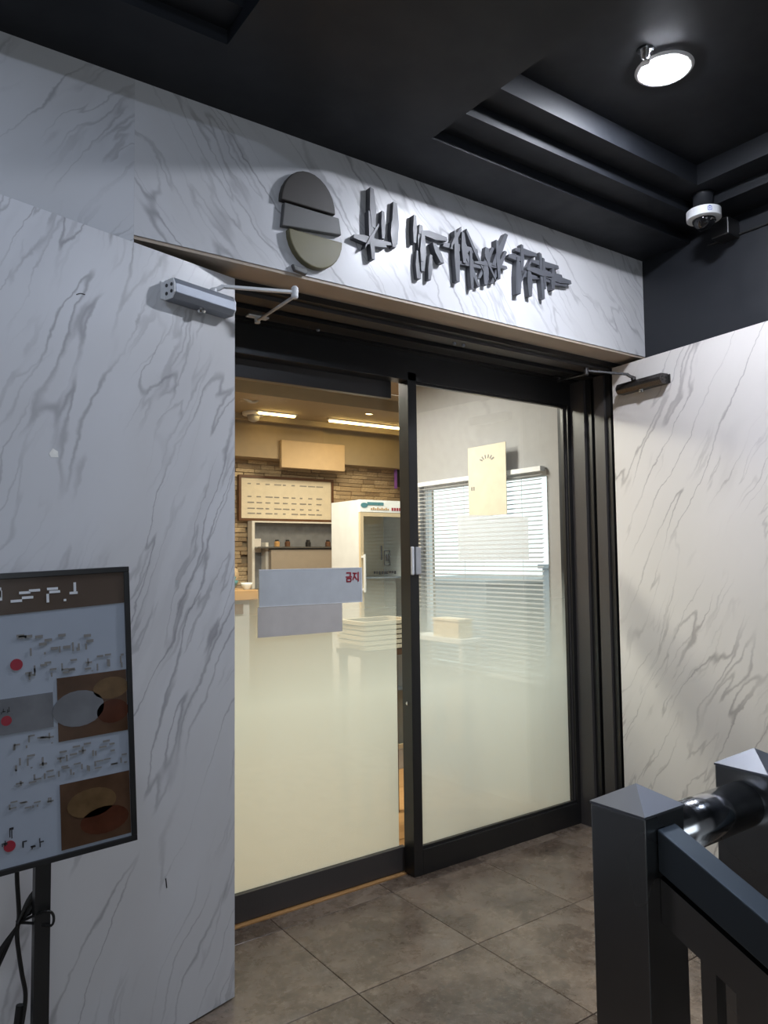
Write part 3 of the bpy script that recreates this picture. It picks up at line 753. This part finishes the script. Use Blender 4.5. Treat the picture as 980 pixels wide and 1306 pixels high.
# serving hatch under the board
sh = thing('serving_hatch', 'grey serving hatch with white posts and a steel shelf under the framed board', 'hatch', (3.9, 6.88, 1.2))
obj('back_panel', B(3.27, 4.53, 6.90, 6.93, 1.20, 1.87), 'photo_grey', sh, world=True)
obj('post', B(3.245, 3.275, 6.80, 6.90, 1.20, 1.86), 'fridge_white', sh, world=True); obj('post', B(3.395, 3.425, 6.80, 6.90, 1.20, 1.66), 'fridge_white', sh, world=True); obj('post', B(4.50, 4.53, 6.80, 6.90, 1.20, 1.87), 'fridge_white', sh, world=True)
obj('lintel', B(3.245, 4.53, 6.80, 6.90, 1.86, 1.875), 'fridge_white', sh, world=True)
obj('shelf', B(3.275, 4.50, 6.72, 6.90, 1.60, 1.615), 'steel', sh, world=True)
obj('grey_front', B(3.425, 4.50, 6.74, 6.795, 1.20, 1.585), 'hatch_grey', sh, world=True)
obj('paper_sheet', B(3.30, 3.385, 6.885, 6.899, 1.56, 1.70), 'paper_pink', sh, world=True)
for k, (x, m, lab) in enumerate(((3.50, 'wood_counter', 'small amber jar at the left end of the hatch shelf'), (3.62, 'wood_dark', 'small dark brown jar second on the hatch shelf'),
                                 (3.86, 'plastic_black', 'small black jar in the middle of the hatch shelf'), (4.10, 'wood_dark', 'small dark brown jar right of the black jar on the hatch shelf'),
                                 (4.30, 'wood_counter', 'small amber jar near the right end of the hatch shelf'))):
    t = thing('spice_jar', lab, 'jar', (x, 6.76, 1.6155), group='jars on the hatch shelf')
    obj('glass_body', lathe(newbm(), [(.026, 0), (.028, .004), (.028, .045), (.018, .055)], 0, 0, 12), m, t); obj('lid', lathe(newbm(), [(.020, .055), (.020, .07)], 0, 0, 12), 'plastic_black', t)

# counter with bowls
ct = thing('serving_counter', 'low wooden topped counter at the left inside the shop', 'counter', (2.2, 5.7, 0))
obj('counter_top', B(1.6, 2.68, 5.5, 6.1, 1.17, 1.25, bevel=.006), 'wood_counter', ct, world=True)
obj('body', B(1.62, 2.62, 5.54, 6.08, .004, 1.17), 'shop_wall', ct, world=True)
dr = obj('drawer', B(2.30, 2.56, 5.525, 5.54, 1.06, 1.14), 'wood_dark', ct, world=True); obj('drawer_handle', B(2.40, 2.47, 5.515, 5.525, 1.095, 1.105), 'chrome', dr, world=True)
def bowl(x, y, z, r, h, mat, lab, group=None):
    t = thing('bowl', lab, 'bowl', (x, y, z), group=group)
    obj('bowl_body', lathe(newbm(), [(r*.45, 0), (r*.5, .008), (r*.85, h*.55), (r, h), (r*.93, h), (r*.75, h*.5), (r*.3, .02)], 0, 0, 20), mat, t, smooth=True)
bowl(2.47, 5.62, 1.2505, .085, .075, 'ceramic_teal', 'large teal bowl at the left end of the wooden counter')
bowl(2.545, 5.82, 1.2505, .08, .10, 'ceramic_teal', 'teal bowl standing behind the white bowl on the counter')
bowl(2.615, 5.58, 1.2505, .05, .055, 'ceramic_white', 'small white bowl near the edge of the wooden counter')
b2 = newbm(); lathe(b2, [(.06, 1.251), (.075, 1.29), (.085, 1.36), (.07, 1.41), (.03, 1.43)], 2.63, 5.96, 12); 
tag(obj('cloth_sack', b2, 'cloth_beige', smooth=True), 'beige cloth sack standing behind the bowls on the counter', 'sack')

# display fridge
fr = thing('display_fridge', 'white upright display fridge with a glass door and a coloured sign panel', 'fridge', (3.08, 4.30, 0))
def FR(n, bm, m, par=fr, **k): return obj(n, bm, m, par, world=True, **k)
X0, X1, Y0, Y1 = 2.870, 3.33, 4.30, 4.68
bm = newbm(); box(bm, X0, X0+.03, Y0+.02, Y1, .004, 1.90); box(bm, X1-.03, X1, Y0+.02, Y1, .004, 1.90); box(bm, X0+.03, X1-.03, Y1-.03, Y1, .004, 1.90)
box(bm, X0+.03, X1-.03, Y0+.02, Y1-.03, 1.82, 1.90); box(bm, X0+.03, X1-.03, Y0+.02, Y1-.03, .004, .14)
FR('cabinet', bm, 'fridge_white')
FR('inner_back', B(X0+.032, X1-.032, Y1-.06, Y1-.032, .15, 1.81), 'fridge_inside')
hp = FR('sign_panel', B(X0, X1, Y0, Y0+.02, 1.815, 1.90), 'ceramic_white')
b2 = newbm(); prism(b2, [(X0+.035+.03*math.cos(2*math.pi*i/16), 1.862+.018*math.sin(2*math.pi*i/16)) for i in range(16)], 'y', Y0-.002, Y0-.0003); box(b2, X0+.06, X0+.20, Y0-.002, Y0-.0003, 1.863, 1.885); FR('teal_mark', b2, 'ceramic_teal', hp)
b2 = newbm()
for k in range(9): box(b2, X0+.09+.018*k, X0+.09+.018*k+.012, Y0-.002, Y0-.0003, 1.83, 1.842+.006*(k % 2))
FR('orange_lettering', b2, 'wood_counter', hp)
b2 = newbm()
for k in range(5): box(b2, X0+.27+.022*k, X0+.27+.022*k+.015, Y0-.002, Y0-.0003, 1.828, 1.85)
FR('red_lettering', b2, 'red_ink', hp)
bm = newbm(); box(bm, X0, X0+.028, Y0, Y0+.018, .15, 1.812); box(bm, X1-.028, X1, Y0, Y0+.018, .15, 1.812); box(bm, X0+.028, X1-.028, Y0, Y0+.018, 1.785, 1.812); box(bm, X0+.028, X1-.028, Y0, Y0+.018, .15, .18)
dd = FR('door', bm, 'wood_cream'); FR('door_glass', B(X0+.028, X1-.028, Y0+.006, Y0+.012, .18, 1.785), 'fridge_glass', dd)
b2 = newbm(); tube(b2, [(X0+.014, Y0-.03, 1.26), (X0+.014, Y0-.03, 1.52)], .009, 8); box(b2, X0+.006, X0+.022, Y0-.03, Y0, 1.27, 1.285); box(b2, X0+.006, X0+.022, Y0-.03, Y0, 1.495, 1.51); FR('door_handle', b2, 'fridge_white', dd)
b2 = newbm()
for (x, z, w, h) in ((3.045, 1.50, .010, .10), (3.075, 1.56, .05, .006), (3.075, 1.46, .05, .006), (3.073, 1.46, .006, .10), (3.120, 1.46, .006, .106), (3.09, 1.49, .02, .05)): box(b2, x, x+w, Y0+.002, Y0+.0055, z-.02, z-.02+h)
for k in range(9): box(b2, 2.985+.022*k, 2.985+.022*k+random.uniform(.006, .016), Y0+.002, Y0+.0055, 1.375+random.uniform(0, .012), 1.40)
FR('door_lettering', b2, 'dark_ink', dd)
for z in (.55, .95, 1.35): FR('shelf', B(X0+.032, X1-.032, Y0+.03, Y1-.062, z, z+.008), 'aluminium')

# stack of cream trays just inside the door
n_tr = 6
tb = thing('side_table', 'small wooden side table carrying the stacked cream trays inside the door', 'table', (2.46, 3.50, 0))
obj('table_top', B(2.27, 2.68, 3.38, 3.66, .955, .985), 'wood_dark', tb, world=True)
for (x, y) in ((2.30, 3.41), (2.65, 3.41), (2.30, 3.63), (2.65, 3.63)): obj('leg', B(x-.018, x+.018, y-.018, y+.018, .004, .955), 'wood_dark', tb, world=True)
ords = ('bottom', 'second from the bottom', 'third from the bottom', 'third from the top', 'second from the top', 'topmost')
for k in range(n_tr):
    z = .9855+.027*k
    t = thing('serving_tray', 'cream serving tray, %s of the stack inside the glass door' % ords[k], 'tray', (2.46+random.uniform(-.006, .006), 3.52, z), group='stacked cream trays')
    obj('tray_base', B(-.165, .165, -.12, .12, .0, .006), 'shadow_slot', t); 
    bm = newbm(); box(bm, -.18, .18, -.135, -.12, .006, .0268); box(bm, -.18, .18, .12, .135, .006, .0268); box(bm, -.18, -.165, -.12, .12, .006, .0268); box(bm, .165, .18, -.12, .12, .006, .0268)
    obj('tray_rim', bm, 'tray_cream', t)

# things low inside the right pane
cbx = thing('storage_box', 'cream box under the blind seen through the film', 'box', (3.36, 3.95, .95))
obj('box_body', B(3.28, 3.40, 3.76, 4.02, .955, 1.065), 'wood_cream', cbx, world=True); obj('lid', B(3.275, 3.405, 3.755, 4.025, 1.0655, 1.08), 'tray_cream', cbx, world=True)
wt = thing('white_table', 'white topped narrow table under the cream box by the window', 'table', (3.36, 3.95, 0))
obj('table_top', B(3.25, 3.435, 3.70, 4.25, .925, .9545), 'fridge_white', wt, world=True)
for y in (3.72, 4.23):
    for x in (3.27, 3.415): obj('leg', B(x-.012, x+.012, y-.012, y+.012, .004, .925), 'fridge_white', wt, world=True)
wr2 = thing('wooden_rack', 'pale wooden rack with a sloping top rail under the window', 'rack', (3.30, 3.90, 0))
for (y0, y1, za, zb_) in ((3.94, 4.14, .53, .42), (3.65, 3.80, .70, .64)):
    obj('panel', prism(newbm(), [(y0, .30), (y1, .30), (y1, zb_), (y0, za)], 'x', 3.20, 3.22), 'wood_cream', wr2, world=True)
obj('top_rail', prism(newbm(), [(3.62, .76), (4.20, .47), (4.20, .41), (3.62, .70)], 'x', 3.225, 3.25), 'photo_grey', wr2, world=True)
for y in (3.63, 4.19): obj('leg', B(3.20, 3.24, y-.02, y+.02, .004, .42 if y > 4 else .70), 'photo_grey', wr2, world=True)

# shop lights
for (x0, x1, lab) in ((3.12, 3.50, 'short warm linear ceiling light, left one inside the shop'), (3.90, 4.95, 'long warm linear ceiling light, right one inside the shop')):
    t = thing('linear_light', lab, 'ceiling light', ((x0+x1)/2, 6.38, 2.8995))
    obj('housing', B(x0-.02, x1+.02, 6.36, 6.40, 2.885, 2.8993), 'plastic_white', t, world=True); obj('diffuser', B(x0, x1, 6.365, 6.395, 2.868, 2.885), 'led_warm', t, world=True)
t = thing('ceiling_light', 'small round warm downlight above the right linear light inside the shop', 'ceiling light', (4.066, 5.877, 2.8995))
obj('trim_ring', lathe(newbm(), [(.07, -.008), (.085, -.0005)], 0, 0, 20), 'plastic_white', t); obj('diffuser', lathe(newbm(), [(.055, -.014), (.06, -.008)], 0, 0, 20), 'downlight_warm', t)
t = thing('dome_detector', 'small white dome detector on the shop ceiling at the left', 'detector', (3.12, 6.50, 2.8995))
obj('base_ring', lathe(newbm(), [(.10, -.03), (.11, -.02), (.11, -.0005)], 0, 0, 20), 'plastic_white', t); obj('dome', lathe(newbm(), [(.02, -.09), (.05, -.075), (.065, -.03)], 0, 0, 18), 'plastic_grey', t, smooth=True)
b2 = newbm(); tube(b2, smooth_path([(2.55, 5.7, 2.895), (2.68, 5.75, 2.85), (2.76, 5.77, 2.83), (2.82, 5.78, 2.86), (2.84, 5.78, 2.897)], 4), .012, 6)
tag(obj('ceiling_hose', b2, 'plastic_grey'), 'grey flexible hose looping from the shop ceiling at the left', 'hose')
t = thing('wall_screen', 'small dark screen with purple rim high on the stone wall', 'screen', (5.15, 6.85, 2.35))
obj('screen_face', B(5.08, 5.45, 6.85, 6.87, 2.30, 2.50), 'plastic_black', t, world=True); obj('rim', B(5.06, 5.08, 6.84, 6.87, 2.28, 2.50), 'purple_glow_rim', t, world=True)
for k, (x, y, p, c) in enumerate(((1.9, 4.1, 57, (1.0, .93, .80)), (2.7, 5.4, 18, (1.0, .82, .58)), (3.9, 5.9, 21, (1.0, .82, .58)), (2.6, 3.8, 19, (1.0, .96, .89)))):
    area('shop_fill_light', (x, y, 2.78), (0, 0, -1), .35, .35, p, c)  # added area lights without fixtures, brightening the shop and the frosted film
